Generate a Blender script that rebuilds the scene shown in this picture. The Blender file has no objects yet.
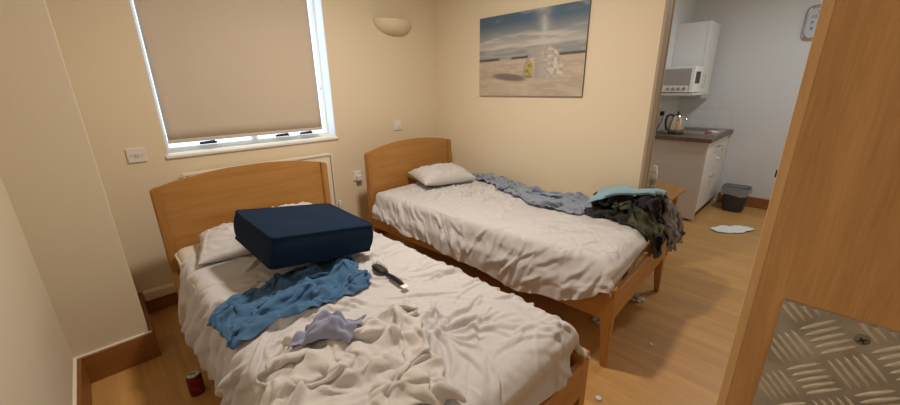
import bpy, bmesh, math, random, os
import numpy as np
from mathutils import Matrix, Vector
PI = math.pi
scn = bpy.context.scene
COL = scn.collection

# ------------------------------------------------------------------ camera
H = 1.45
YAW, PIT, ROL, FPX = 0.770390822, 0.308169914, -0.0155601862, 364.09
def cam_axes():
    f = Vector((math.cos(PIT)*math.sin(YAW), math.cos(PIT)*math.cos(YAW), -math.sin(PIT)))
    r = Vector((math.cos(YAW), -math.sin(YAW), 0)); u = r.cross(f)
    c, s = math.cos(ROL), math.sin(ROL)
    return c*r+s*u, -s*r+c*u, f
_r, _u, _f = cam_axes()
cd = bpy.data.cameras.new('camera'); cam = bpy.data.objects.new('camera', cd); COL.objects.link(cam)
cam.matrix_world = Matrix(((_r.x, _u.x, -_f.x, 0), (_r.y, _u.y, -_f.y, 0), (_r.z, _u.z, -_f.z, H), (0, 0, 0, 1)))
cd.sensor_width = 36; cd.lens = FPX/900*36; cd.clip_start = .02
scn.camera = cam

# ------------------------------------------------------------------ world, lights, exposure
w = bpy.data.worlds.new('world'); scn.world = w; w.use_nodes = True
w.node_tree.nodes['Background'].inputs[0].default_value = (.62, .78, 1, 1)
w.node_tree.nodes['Background'].inputs[1].default_value = 2.6
scn.view_settings.view_transform = 'Standard'; scn.view_settings.look = 'None'
scn.view_settings.exposure = .05; scn.view_settings.gamma = 1; scn.view_settings.use_curve_mapping = False
scn.cycles.max_bounces = 8; scn.cycles.diffuse_bounces = 5
CEIL = 2.62
def lamp(name, loc, energy, color, size):
    l = bpy.data.lights.new(name, 'AREA'); l.shape = 'DISK'; l.size = size; l.energy = energy; l.color = color
    o = bpy.data.objects.new(name, l); o.location = loc; COL.objects.link(o); return o
lamp('bedroom_lamp', (1.28, 1.50, CEIL-.12), 31, (1, .90, .76), .20)
lamp('kitchen_lamp', (4.15, .10, CEIL-.13), 16, (.88, .96, 1), .26)
lamp('entrance_lamp', (.0, -.75, CEIL-.13), 2.2, (1, .94, .86), .26)

# ------------------------------------------------------------------ materials
MATS = {}
def mat(name, color, rough=.6, metal=0, bump=0, bscale=200, var=0, vscale=4, sheen=0, spec=.5, trans=0, alpha=1, emit=None, estr=0, ior=1.45):
    if name in MATS: return MATS[name]
    m = bpy.data.materials.new(name); m.use_nodes = True; nt = m.node_tree; b = nt.nodes['Principled BSDF']
    b.inputs['Base Color'].default_value = (*color, 1); b.inputs['Roughness'].default_value = rough
    b.inputs['Metallic'].default_value = metal; b.inputs['Specular IOR Level'].default_value = spec
    b.inputs['Transmission Weight'].default_value = trans; b.inputs['Alpha'].default_value = alpha; b.inputs['IOR'].default_value = ior
    if sheen: b.inputs['Sheen Weight'].default_value = sheen; b.inputs['Sheen Roughness'].default_value = .6
    if emit: b.inputs['Emission Color'].default_value = (*emit, 1); b.inputs['Emission Strength'].default_value = estr
    tc = nt.nodes.new('ShaderNodeTexCoord')
    if bump:
        n = nt.nodes.new('ShaderNodeTexNoise'); n.inputs['Scale'].default_value = bscale; n.inputs['Detail'].default_value = 3
        bp = nt.nodes.new('ShaderNodeBump'); bp.inputs['Strength'].default_value = bump; bp.inputs['Distance'].default_value = .004
        nt.links.new(tc.outputs['Object'], n.inputs['Vector']); nt.links.new(n.outputs[0], bp.inputs['Height']); nt.links.new(bp.outputs[0], b.inputs['Normal'])
    if var:
        n = nt.nodes.new('ShaderNodeTexNoise'); n.inputs['Scale'].default_value = vscale; n.inputs['Detail'].default_value = 5
        rp = nt.nodes.new('ShaderNodeValToRGB')
        rp.color_ramp.elements[0].position = .3; rp.color_ramp.elements[1].position = .7
        rp.color_ramp.elements[0].color = (*[c*(1-var) for c in color], 1); rp.color_ramp.elements[1].color = (*[min(1, c*(1+var)) for c in color], 1)
        nt.links.new(tc.outputs['Object'], n.inputs['Vector']); nt.links.new(n.outputs[0], rp.inputs[0]); nt.links.new(rp.outputs[0], b.inputs['Base Color'])
    MATS[name] = m; return m
def wood(name, dark, light, axis, rough=.45, scale=1., fine=1.):
    if name in MATS: return MATS[name]
    m = bpy.data.materials.new(name); m.use_nodes = True; nt = m.node_tree; b = nt.nodes['Principled BSDF']
    b.inputs['Roughness'].default_value = rough
    tc = nt.nodes.new('ShaderNodeTexCoord'); mp = nt.nodes.new('ShaderNodeMapping')
    s = [26*scale]*3; s[axis] = 1.6*scale; mp.inputs['Scale'].default_value = s
    n = nt.nodes.new('ShaderNodeTexNoise'); n.inputs['Scale'].default_value = 1; n.inputs['Detail'].default_value = 6; n.inputs['Roughness'].default_value = .6; n.inputs['Distortion'].default_value = .6
    n2 = nt.nodes.new('ShaderNodeTexNoise'); n2.inputs['Scale'].default_value = 7*fine; n2.inputs['Detail'].default_value = 2
    mx = nt.nodes.new('ShaderNodeMath'); mx.operation = 'MULTIPLY_ADD'; mx.inputs[1].default_value = .35
    rp = nt.nodes.new('ShaderNodeValToRGB'); rp.color_ramp.elements[0].position = .45; rp.color_ramp.elements[1].position = .9
    rp.color_ramp.elements[0].color = (*dark, 1); rp.color_ramp.elements[1].color = (*light, 1)
    L = nt.links
    L.new(tc.outputs['Object'], mp.inputs[0]); L.new(mp.outputs[0], n.inputs['Vector']); L.new(mp.outputs[0], n2.inputs['Vector'])
    L.new(n2.outputs[0], mx.inputs[0]); L.new(n.outputs[0], mx.inputs[2]); L.new(mx.outputs[0], rp.inputs[0]); L.new(rp.outputs[0], b.inputs['Base Color'])
    bp = nt.nodes.new('ShaderNodeBump'); bp.inputs['Strength'].default_value = .08; bp.inputs['Distance'].default_value = .002
    L.new(mx.outputs[0], bp.inputs['Height']); L.new(bp.outputs[0], b.inputs['Normal'])
    MATS[name] = m; return m
def floor_mat():
    m = bpy.data.materials.new('floor_laminate'); m.use_nodes = True; nt = m.node_tree; b = nt.nodes['Principled BSDF']; L = nt.links
    tc = nt.nodes.new('ShaderNodeTexCoord'); mp = nt.nodes.new('ShaderNodeMapping'); mp.inputs['Rotation'].default_value = (0, 0, PI/2)
    br = nt.nodes.new('ShaderNodeTexBrick'); br.inputs['Scale'].default_value = 1; br.inputs['Brick Width'].default_value = 1.1; br.inputs['Row Height'].default_value = .095
    br.inputs['Mortar Size'].default_value = .0012; br.inputs['Color1'].default_value = (0, 0, 0, 1); br.inputs['Color2'].default_value = (1, 1, 1, 1); br.inputs['Mortar'].default_value = (.0, .0, .0, 1); br.offset = .37
    mp2 = nt.nodes.new('ShaderNodeMapping'); mp2.inputs['Scale'].default_value = (24, 1.6, 24)
    n = nt.nodes.new('ShaderNodeTexNoise'); n.inputs['Scale'].default_value = 1; n.inputs['Detail'].default_value = 7; n.inputs['Distortion'].default_value = .8
    rp = nt.nodes.new('ShaderNodeValToRGB'); rp.color_ramp.elements[0].position = .3; rp.color_ramp.elements[1].position = .75
    rp.color_ramp.elements[0].color = (.53, .285, .090, 1); rp.color_ramp.elements[1].color = (.66, .365, .125, 1)
    mix = nt.nodes.new('ShaderNodeMix'); mix.data_type = 'RGBA'; mix.blend_type = 'MULTIPLY'; mix.inputs[0].default_value = .16
    L.new(tc.outputs['Object'], mp.inputs[0]); L.new(mp.outputs[0], br.inputs[0]); L.new(tc.outputs['Object'], mp2.inputs[0]); L.new(mp2.outputs[0], n.inputs['Vector'])
    L.new(n.outputs[0], rp.inputs[0]); L.new(rp.outputs[0], mix.inputs[6]); L.new(br.outputs[0], mix.inputs[7]); L.new(mix.outputs[2], b.inputs['Base Color'])
    b.inputs['Roughness'].default_value = .42
    return m
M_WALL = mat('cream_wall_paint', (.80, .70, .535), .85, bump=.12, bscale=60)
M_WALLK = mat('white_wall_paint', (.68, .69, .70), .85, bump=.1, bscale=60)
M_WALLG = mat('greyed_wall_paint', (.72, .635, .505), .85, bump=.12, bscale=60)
M_CEIL = mat('ceiling_paint', (.82, .78, .70), .9)
M_FLOOR = floor_mat()
M_SKIRT = wood('baseboard_wood', (.22, .085, .018), (.34, .14, .035), 0)
M_SKIRTY = wood('baseboard_wood_y', (.22, .085, .018), (.34, .14, .035), 1)
M_BEDX = wood('beech_x', (.36, .165, .040), (.50, .25, .070), 0, .4, .7)
M_BEDY = wood('beech_y', (.36, .165, .040), (.50, .25, .070), 1, .4, .7)
M_BEDZ = wood('beech_z', (.36, .165, .040), (.50, .25, .070), 2, .4, .7)
M_DOOR = wood('oak_door_veneer', (.58, .32, .125), (.82, .49, .21), 2, .5, 1.6, 1.6)
M_LIP = wood('oak_lipping', (.80, .52, .24), (.92, .64, .33), 2, .45, 2)
M_WHITE = mat('white_plastic', (.80, .78, .74), .4)
M_GLOSSW = mat('white_gloss_paint', (.86, .86, .85), .3)
M_RAD = mat('radiator_enamel', (.82, .76, .64), .35)
M_CHROME = mat('chrome', (.75, .75, .76), .18, 1)
M_STEEL = mat('brushed_steel', (.55, .54, .52), .32, 1, bump=.03, bscale=300)
M_BLACK = mat('black_plastic', (.015, .015, .017), .4)
M_GREY = mat('grey_plastic', (.28, .28, .29), .5)
M_SHEET = mat('white_cotton_sheet', (.60, .585, .61), .9, bump=.25, bscale=260, sheen=.15)
M_CAB = mat('white_melamine', (.60, .555, .52), .45)
M_CABW = mat('white_cupboard_board', (.74, .73, .72), .4)

# ------------------------------------------------------------------ mesh helpers
def tag(o, label=None, cat=None, group=None, kind=None):
    if label: o['label'] = label
    if cat: o['category'] = cat
    if group: o['group'] = group
    if kind: o['kind'] = kind
    return o
def thing(name, loc, label, cat, group=None, rotz=0):
    o = bpy.data.objects.new(name, None); COL.objects.link(o); o.location = loc; o.rotation_euler = (0, 0, rotz)
    o.empty_display_size = .05
    return tag(o, label, cat, group)
def link_mesh(name, me, m, parent=None, smooth=False):
    o = bpy.data.objects.new(name, me); COL.objects.link(o)
    if m:
        for q in (m if isinstance(m, (list, tuple)) else [m]): me.materials.append(q)
    if parent: o.parent = parent
    if smooth:
        for p in me.polygons: p.use_smooth = True
    return o
class MB:
    def __init__(s): s.bm = bmesh.new()
    def box(s, x0, x1, y0, y1, z0, z1, bev=0, mi=0, seg=2):
        b = bmesh.new(); bmesh.ops.create_cube(b, size=1)
        for v in b.verts: v.co = Vector(((x0+x1)/2+v.co.x*(x1-x0), (y0+y1)/2+v.co.y*(y1-y0), (z0+z1)/2+v.co.z*(z1-z0)))
        if bev: bmesh.ops.bevel(b, geom=b.edges[:], offset=bev, segments=seg, affect='EDGES', profile=.5)
        return s._add(b, mi)
    def _add(s, b, mi=0, mtx=None):
        if mtx is not None: b.transform(mtx)
        for f in b.faces: f.material_index = mi
        me = bpy.data.meshes.new('tmp'); b.to_mesh(me); b.free(); s.bm.from_mesh(me); bpy.data.meshes.remove(me); return s
    def lathe(s, prof, seg=32, mtx=None, mi=0, a0=0, a1=2*PI):
        b = bmesh.new(); rings = []; full = abs(a1-a0-2*PI) < 1e-6; n = seg if full else seg+1
        for r, z in prof:
            if r < 1e-6: rings.append([b.verts.new((0, 0, z))])
            else: rings.append([b.verts.new((r*math.cos(a0+(a1-a0)*i/seg), r*math.sin(a0+(a1-a0)*i/seg), z)) for i in range(n)])
        for A, B in zip(rings[:-1], rings[1:]):
            for i in range(seg):
                j = (i+1) % n
                if len(A) == 1 and len(B) == 1: continue
                if len(A) == 1: b.faces.new((A[0], B[i], B[j]))
                elif len(B) == 1: b.faces.new((A[i], A[j], B[0]))
                else: b.faces.new((A[i], A[j], B[j], B[i]))
        bmesh.ops.recalc_face_normals(b, faces=b.faces[:])
        return s._add(b, mi, mtx)
    def tube(s, pts, r, seg=10, mi=0, cap=True):
        b = bmesh.new(); pts = [Vector(p) for p in pts]; rr = r if isinstance(r, (list, tuple)) else [r]*len(pts); rings = []; up = None
        for i, p in enumerate(pts):
            t = (pts[min(i+1, len(pts)-1)]-pts[max(i-1, 0)]).normalized()
            if up is None: up = Vector((0, 0, 1)) if abs(t.z) < .9 else Vector((1, 0, 0))
            a = t.cross(up).normalized(); up = a.cross(t).normalized()
            rings.append([b.verts.new(p+rr[i]*(math.cos(2*PI*k/seg)*a+math.sin(2*PI*k/seg)*up)) for k in range(seg)])
        for A, B in zip(rings[:-1], rings[1:]):
            for k in range(seg): b.faces.new((A[k], A[(k+1) % seg], B[(k+1) % seg], B[k]))
        if cap: b.faces.new(rings[0][::-1]); b.faces.new(rings[-1])
        bmesh.ops.recalc_face_normals(b, faces=b.faces[:])
        return s._add(b, mi)
    def prism(s, pts, axis, a, b_, mi=0, bev=0):
        """pts: 2D outline; extruded along axis from a to b_"""
        b = bmesh.new()
        def P(u, v, t): return {0: (t, u, v), 1: (u, t, v), 2: (u, v, t)}[axis]
        A = [b.verts.new(P(u, v, a)) for u, v in pts]; B = [b.verts.new(P(u, v, b_)) for u, v in pts]
        n = len(pts); b.faces.new(A); b.faces.new(B[::-1])
        for i in range(n): b.faces.new((A[i], B[i], B[(i+1) % n], A[(i+1) % n]))
        bmesh.ops.recalc_face_normals(b, faces=b.faces[:])
        if bev: bmesh.ops.bevel(b, geom=[e for e in b.edges if abs(e.calc_face_angle(0)) > .6], offset=bev, segments=2, affect='EDGES')
        return s._add(b, mi)
    def build(s, name, m, parent=None, smooth=False, loc=None):
        me = bpy.data.meshes.new(name); s.bm.to_mesh(me); s.bm.free()
        o = link_mesh(name, me, m, parent, False)
        if smooth:
            for p in me.polygons: p.use_smooth = True
            try: me.set_sharp_from_angle(angle=math.radians(38))
            except Exception: pass
        if loc: o.location = loc
        return o
def struct(mb, name, m, label=None, parent=None):
    o = mb.build(name, m, parent)
    if not parent: o['kind'] = 'structure'
    if label: o['label'] = label
    return o
def rrect(x0, x1, y0, y1, r, n=6):
    out = []
    for cx, cy, a in ((x1-r, y1-r, 0), (x0+r, y1-r, PI/2), (x0+r, y0+r, PI), (x1-r, y0+r, 3*PI/2)):
        for k in range(n+1): out.append((cx+r*math.cos(a+PI/2*k/n), cy+r*math.sin(a+PI/2*k/n)))
    return out
def noise2(x, y, seed):
    rs = np.random.RandomState(seed); g = rs.rand(64, 64)*2-1
    xi = np.floor(x).astype(int); yi = np.floor(y).astype(int); fx = x-xi; fy = y-yi
    fx = fx*fx*(3-2*fx); fy = fy*fy*(3-2*fy)
    a = g[xi % 64, yi % 64]; b = g[(xi+1) % 64, yi % 64]; c = g[xi % 64, (yi+1) % 64]; d = g[(xi+1) % 64, (yi+1) % 64]
    return a*(1-fx)*(1-fy)+b*fx*(1-fy)+c*(1-fx)*fy+d*fx*fy
def grid_mesh(name, P):
    nx, ny = P.shape[:2]; idx = np.arange(nx*ny).reshape(nx, ny)
    fs = np.stack([idx[:-1, :-1], idx[1:, :-1], idx[1:, 1:], idx[:-1, 1:]], -1).reshape(-1, 4)
    me = bpy.data.meshes.new(name); me.from_pydata(P.reshape(-1, 3).tolist(), [], fs.tolist()); me.update(); return me

# ------------------------------------------------------------------ cloth settling (Blender cloth run once, result kept as a plain mesh)
COLLIDERS = []
def add_collider(me, mtx=None, thick=.006):
    me = me.copy()
    o = bpy.data.objects.new('tmp_collider', me); COL.objects.link(o)
    if mtx is not None: o.matrix_world = mtx
    o.modifiers.new('c', 'COLLISION'); o.collision.thickness_outer = thick; o.collision.cloth_friction = 80
    COLLIDERS.append(o); return o
def clear_colliders():
    for o in COLLIDERS: bpy.data.objects.remove(o)
    COLLIDERS.clear()
def box_mesh(*a, bev=.02):
    m = MB(); m.box(*a, bev=bev, seg=3); me = bpy.data.meshes.new('c'); m.bm.to_mesh(me); m.bm.free(); return me
def settle(key, P, F, frames=60, bend=.05, mass=.3, dist=.005, selfc=True, damp=1., qual=5, stiff=12):
    """P start positions (nx,ny,3); F rest positions. returns settled positions (nx,ny,3)"""
    me = grid_mesh('cl', P); o = bpy.data.objects.new('tmp_cloth', me); COL.objects.link(o)
    o.shape_key_add(name='Basis'); rk = o.shape_key_add(name='rest'); rk.data.foreach_set('co', F.reshape(-1).astype('f'))
    m = o.modifiers.new('cl', 'CLOTH'); s = m.settings; s.rest_shape_key = rk
    s.quality = qual; s.mass = mass; s.tension_stiffness = stiff; s.compression_stiffness = stiff; s.shear_stiffness = 3; s.bending_stiffness = bend; s.air_damping = damp
    c = m.collision_settings; c.use_self_collision = selfc; c.friction = 80; c.self_friction = 30; c.self_distance_min = dist; c.distance_min = dist; c.collision_quality = 2
    m.point_cache.frame_start = 1; m.point_cache.frame_end = frames+2
    for f in range(1, frames+1): scn.frame_set(f)
    e = o.evaluated_get(bpy.context.evaluated_depsgraph_get()); m2 = e.to_mesh()
    co = np.zeros(len(m2.vertices)*3); m2.vertices.foreach_get('co', co); e.to_mesh_clear()
    bpy.data.objects.remove(o); scn.frame_set(1)
    out = co.reshape(P.shape)
    return out
def smooth_grid(P, n=1, k=.5):
    for _ in range(n):
        Q = P.copy(); Q[1:-1, 1:-1] = P[1:-1, 1:-1]*(1-k)+k*.25*(P[:-2, 1:-1]+P[2:, 1:-1]+P[1:-1, :-2]+P[1:-1, 2:]); P = Q
    return P
def cloth_obj(name, P, m, thick=.004, sub=1, parent=None):
    me = grid_mesh(name, P); o = link_mesh(name, me, m, parent, True)
    s = o.modifiers.new('solid', 'SOLIDIFY'); s.thickness = thick; s.offset = 0
    if sub: q = o.modifiers.new('sub', 'SUBSURF'); q.levels = sub; q.render_levels = sub
    return o
def crumple(nx, ny, L, W, center, rot, s, seed, amp=.06, z0=.12, freq=5, shape=None, lat=.05):
    u = np.linspace(-.5, .5, nx); v = np.linspace(-.5, .5, ny); U, V = np.meshgrid(u, v, indexing='ij')
    sx, sy = s if isinstance(s, tuple) else (s, s)
    X = U*L*sx+lat*noise2(U*freq+9, V*freq+3, seed); Y = V*W*sy+lat*noise2(U*freq+2, V*freq+7, seed+1)
    if shape: X, Y = shape(U, V, X, Y)
    Z = z0+amp*noise2(U*freq*1.8+5, V*freq*1.8+5, seed+2)+amp*.5*noise2(U*freq*3.4+5, V*freq*3.4+5, seed+3)
    c, sn = math.cos(rot), math.sin(rot)
    P = np.stack([center[0]+c*X-sn*Y, center[1]+sn*X+c*Y, center[2]+Z], -1)
    F = np.stack([U*L, V*W, Z*0], -1)
    return P, F

# ------------------------------------------------------------------ structure
XL, XR, YW, YE = -.315, 2.75, 3.01, -.83     # left wall, picture wall, window wall, entrance wall
XK, YK = 5.55, 1.42                         # kitchen back wall, kitchen side wall
PX, PY = -.012, 2.435                         # boxed pillar in the left corner
PE = .87                                    # free end of picture wall
m = MB(); m.box(XL-.1, XK+.1, -1.9, YW+.1, -.1, 0); struct(m, 'floor', M_FLOOR)
m = MB(); m.box(XL-.1, XK+.1, -1.9, YW+.3, CEIL, CEIL+.1); struct(m, 'ceiling', M_CEIL)
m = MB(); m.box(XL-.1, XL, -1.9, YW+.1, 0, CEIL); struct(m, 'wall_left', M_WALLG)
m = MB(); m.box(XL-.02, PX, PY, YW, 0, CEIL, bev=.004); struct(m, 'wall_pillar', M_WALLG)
WX0, WX1, WZ0, WZ1, WD = .335, 1.54, 1.045, 2.40, .22
m = MB()
m.box(XL-.1, WX0, YW, YW+WD, 0, CEIL); m.box(WX1, XR+.15, YW, YW+WD, 0, CEIL); m.box(WX0, WX1, YW, YW+WD, 0, WZ0); m.box(WX0, WX1, YW, YW+WD, WZ1, CEIL)
struct(m, 'wall_window', M_WALL)
m = MB(); m.box(XR, XR+.10, PE, YW, 0, CEIL); struct(m, 'wall_right', M_WALL)
m = MB(); m.box(XR+.10, XK+.1, YK, YK+.1, 0, CEIL); struct(m, 'wall_kitchen_side', M_WALLK)
m = MB(); m.box(XK, XK+.1, YE-.1, YK, 0, CEIL); struct(m, 'wall_kitchen_back', M_WALLK)
m = MB(); m.box(.50, XK, YE-.1, YE, 0, CEIL); struct(m, 'wall_entrance', M_WALL)
m = MB(); m.box(XL, .60, -1.9, -1.8, 0, CEIL); m.box(.50, .60, -1.8, YE-.1, 0, CEIL); struct(m, 'wall_hallway', M_WALL)
m = MB(); m.box(XR-.004, XR+.112, PE-.016, PE+.001, 0, CEIL); m.box(XR+.10, XR+.125, PE-.02, PE+.05, 0, 2.05, bev=.003)
struct(m, 'trim_1', mat('taupe_trim', (.42, .33, .24), .6))
# baseboards
BH = .16
m = MB(); m.box(XL, XL+.028, -1.8, PY-.022, 0, BH, bev=.004); struct(m, 'baseboard_left', M_SKIRTY)
m = MB(); m.box(XL, PX+.022, PY-.022, PY, 0, BH, bev=.004); struct(m, 'baseboard_pillar', M_SKIRT)
m = MB(); m.box(PX, PX+.022, PY, YW, 0, BH, bev=.004); struct(m, 'baseboard_pillar_side', M_SKIRTY)
m = MB(); m.box(PX+.022, XR, YW-.022, YW, 0, .10, bev=.004); struct(m, 'baseboard_window', M_SKIRT)
m = MB(); m.box(XR-.02, XR, PE, YW-.022, 0, .12, bev=.004); struct(m, 'baseboard_right', M_SKIRTY)
m = MB(); m.box(XK-.022, XK, YE, .80, 0, .125, bev=.004); struct(m, 'baseboard_kitchen', M_SKIRTY)
m = MB(); m.box(PX+.022, .42, YW-.06, YW, .105, .172, bev=.012); struct(m, 'trim_2', mat('cream_trunking', (.80, .70, .52), .5))
m = MB(); m.box(XL, PX+.012, PY-.012, PY, BH, BH+.006); m.box(XL, XL+.012, -1.0, PY-.012, BH, BH+.005); struct(m, 'trim_3', mat('caulk', (.86, .82, .74), .8))

# window
m = MB(); fy0, fy1 = YW+.13, YW+.19
m.box(WX0, WX0+.03, fy0, fy1, WZ0, WZ1); m.box(WX1-.02, WX1, fy0, fy1, WZ0, WZ1)
m.box(WX0+.03, WX1-.02, fy0, fy1, WZ0, WZ0+.03); m.box(WX0+.03, WX1-.02, fy0, fy1, WZ1-.05, WZ1); m.box(.90, .94, fy0+.005, fy1-.005, WZ0+.03, WZ1-.05)
win = struct(m, 'window_1', M_GLOSSW)
m = MB(); m.box(WX0+.03, WX1-.02, fy0+.03, fy0+.034, WZ0+.03, WZ1-.05)
m.build('pane', mat('window_glass', (.95, .98, 1), .0, trans=1, ior=1.0), win)
for cx in (.60, 1.13, 1.33):
    m = MB(); m.box(cx-.055, cx+.055, fy0-.015, fy0+.001, WZ0+.036, WZ0+.052, bev=.003); m.tube([(cx-.05, fy0-.018, WZ0+.05), (cx+.04, fy0-.022, WZ0+.055)], .006)
    m.build('window_stay', mat('dark_metal', (.05, .05, .06), .4, .8), win)
m = MB(); m.box(WX1-.004, WX1, YW+.002, fy0, WZ0, WZ1); m.box(WX0, WX0+.004, YW+.002, fy0, WZ0, WZ1); m.build('reveal_lining', M_GLOSSW, win)
m = MB(); m.box(WX0-.015, WX1+.015, YW-.016, fy0, WZ0-.022, WZ0-.001, bev=.005); m.build('window_sill', M_GLOSSW, win)
# roller blind
t = thing('roller_blind', (.90, YW+.03, 2.36), 'beige fabric roller blind pulled down over the window', 'blind')
m = MB(); nx = 24; 
me_P = np.array([[(x-.90, .004*math.sin((x-.4)*5)*(2.36-z), z-2.36) for z in np.linspace(1.13, 2.36, 16)] for x in np.linspace(.357, 1.432, nx)])
o = link_mesh('blind_fabric', grid_mesh('blind_fabric', me_P), mat('blind_fabric', (.66, .57, .475), .9, bump=.2, bscale=400), t, True)
o.modifiers.new('s', 'SOLIDIFY').thickness = .002
m = MB(); m.box(-.545, .534, -.008, .008, -1.245, -1.222, bev=.004); m.build('bottom_bar', mat('blind_bar', (.66, .60, .52), .6), t)
m = MB(); m.tube([(-.53, 0, .0), (.55, 0, .0)], .02, 16); m.build('roller_tube', M_WHITE, t)
m = MB()
for k in range(80): m.lathe([(0, -.0022), (.0022, 0), (0, .0022)], 6, Matrix.Translation((.56, -.012, -.05-k*.0105)))
m.tube([(.56, -.012, -.02), (.56, -.012, -.90)], .0012, 5); m.lathe([(0, -.014), (.006, -.012), (.006, .012), (0, .014)], 10, Matrix.Translation((.56, -.012, -.91)))
m.build('bead_chain', M_WHITE, t)
# door (opened into the room beside the camera)
DX, DYL = .45, .0245
m = MB(); m.box(DX, DX+.044, YE+.01, DYL-.0082, .006, 2.03); door = struct(m, 'door_1', M_DOOR, 'oak veneer door leaf standing open at the right')
m = MB(); m.box(DX-.0005, DX+.0445, DYL-.0082, DYL, .006, 2.03, bev=.0012); m.build('lipping', M_LIP, door)['label'] = 'pale solid wood edge of the door'
m = MB(); m.box(DX+.012, DX+.017, DYL-.001, DYL+.002, 1.362, 1.369, bev=.0006)
m.build('latch', mat('dark_metal', (.05, .05, .06), .4, .8), door)
# tread plate
py1, pz1 = -.0045, 1.2475
py0, pz0 = -.78, .55
rnd = random.Random(3)
bm = bmesh.new()
def lens(bm, c, ang, L=.0152, W=.0022, h=.0015):
    ca, sa = math.cos(ang), math.sin(ang); n = 8; ring = []; mid = []
    for k in range(n):
        a = 2*PI*k/n; u = L*math.cos(a); v = W*math.sin(a)
        if k in (0, 4): v = 0
        ring.append(bm.verts.new((DX-.0021, c[0]+u*ca-v*sa, c[1]+u*sa+v*ca)))
    for k in range(n):
        a = 2*PI*k/n; u = L*.72*math.cos(a); v = W*.35*math.sin(a)
        mid.append(bm.verts.new((DX-.0021-h, c[0]+u*ca-v*sa, c[1]+u*sa+v*ca)))
    for k in range(n): bm.faces.new((ring[k], ring[(k+1) % n], mid[(k+1) % n], mid[k]))
    bm.faces.new(mid)
pu, pv = .0233, .0239
SCREWS = ((-.0600, 1.2310), (-.30, 1.2310), (-.55, 1.2310), (-.060, .9), (-.060, .6))
def near_screw(y, z, ang):
    for sy, sz in SCREWS:
        d = (sy-y)*math.cos(ang)+(sz-z)*math.sin(ang); q = -(sy-y)*math.sin(ang)+(sz-z)*math.cos(ang)
        if abs(d) < .019 and abs(q) < .006: return True
    return False
for i in range(int((py1-py0)/pu)+1):
    for j in range(-1, int((pz1-pz0)/pv)+1):
        if (i+j) % 2 == 0: continue
        cy = py1-.0125-i*pu; cz = pz1-.0010-(j+1)*pv
        ang = PI/4 if i % 2 == 0 else -PI/4
        for k in range(-2, 3):
            oy, oz = -math.sin(ang)*k*.0063, math.cos(ang)*k*.0063
            y, z = cy+oy, cz+oz
            if py0-.01 < y < py1+.01 and pz0-.01 < z < pz1+.01 and not near_screw(y, z, ang): lens(bm, (y, z), ang)
for co, no in (((0, py0+.001, 0), (0, -1, 0)), ((0, py1-.0008, 0), (0, 1, 0)), ((0, 0, pz0+.001), (0, 0, -1)), ((0, 0, pz1-.0008), (0, 0, 1))):
    bmesh.ops.bisect_plane(bm, geom=bm.verts[:]+bm.edges[:]+bm.faces[:], plane_co=co, plane_no=no, clear_outer=True)
bmesh.ops.recalc_face_normals(bm, faces=bm.faces[:])
for f in bm.faces: f.material_index = 1
m = MB(); m.box(DX-.0022, DX+.0002, py0, py1, pz0, pz1, bev=.0006)
me = bpy.data.meshes.new('t'); bm.to_mesh(me); bm.free(); m.bm.from_mesh(me)
plate = m.build('tread_plate', [mat('aluminium_tread', (.56, .56, .55), .40, .9, bump=.1, bscale=90, var=.25, vscale=30), mat('aluminium_bar', (.86, .85, .82), .30, .85)], door)
plate['label'] = 'aluminium five bar tread plate screwed to the door'
for y, z in SCREWS:
    m = MB(); R = Matrix.Translation((DX-.0022, y, z)) @ Matrix.Rotation(-PI/2, 4, 'Y')
    m.lathe([(0, .0016), (.0028, .0015), (.0048, .0006), (.0052, 0)], 20, R)
    for a in (.6, .6+PI/2):
        b = bmesh.new(); bmesh.ops.create_cube(b, size=1); b.transform(R @ Matrix.Translation((0, 0, .0016)) @ Matrix.Rotation(a, 4, 'Z') @ Matrix.Diagonal((.0055, .0011, .0004, 1))); m._add(b, 1)
    m.build('screw', [mat('screw_metal', (.30, .29, .27), .45, .8), M_BLACK], plate)

# ceiling lights (above the frame)
def ceiling_light(x, y, r, col, lab):
    t = thing('ceiling_light', (x, y, CEIL), lab, 'light')
    m = MB(); m.lathe([(0, 0), (r, 0), (r, -.03), (r*.95, -.035), (0, -.035)], 40); m.build('light_base', M_WHITE, t, True)
    m = MB(); m.lathe([(r*.93, -.035), (r*.9, -.06), (r*.6, -.085), (0, -.095)], 40)
    m.build('diffuser', mat('diffuser_'+lab[:7].strip(), (.9, .85, .75), .5, emit=col, estr=3), t, True)
ceiling_light(1.28, 1.50, .17, (1, .80, .56), 'bedroom round ceiling light with a glowing dome')
ceiling_light(4.15, .10, .15, (1, .90, .80), 'kitchen round ceiling light with a glowing dome')
ceiling_light(.0, -.75, .15, (1, .82, .60), 'hallway round ceiling light with a glowing dome')

# radiator
t = thing('radiator', (.905, YW, 0), 'cream panel radiator under the window behind the near bed', 'radiator')
m = MB(); x0, x1 = -.525, .525
n = 24
for k in range(n):
    a = x0+.03+(x1-x0-.06)*k/n; m.box(a+.004, a+.036, -.088, -.078, .36, .86, bev=.004)
m.box(x0+.01, x1-.01, -.08, -.065, .32, .907, bev=.004); m.build('panel', M_RAD, t)
m = MB(); m.box(x0, x1, -.09, -.03, .905, .922, bev=.004)
for k in range(30): m.box(x0+.05+k*.032, x0+.067+k*.032, -.075, -.045, .919, .925)
m.build('top_grille', M_RAD, t)
for s in (-1, 1):
    m = MB(); m.box(s*.525-.006, s*.525+.006, -.09, -.03, .32, .918, bev=.002); m.build('side_cover', M_RAD, t)
m = MB(); m.tube([(.50, -.06, .36), (.57, -.06, .36), (.57, -.06, 0.02)], .009, 8); m.lathe([(.012, 0), (.018, .01), (.018, .07), (.014, .085), (0, .09)], 16, Matrix.Translation((.57, -.06, .40)))
m.build('valve', M_WHITE, t, True)
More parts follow.
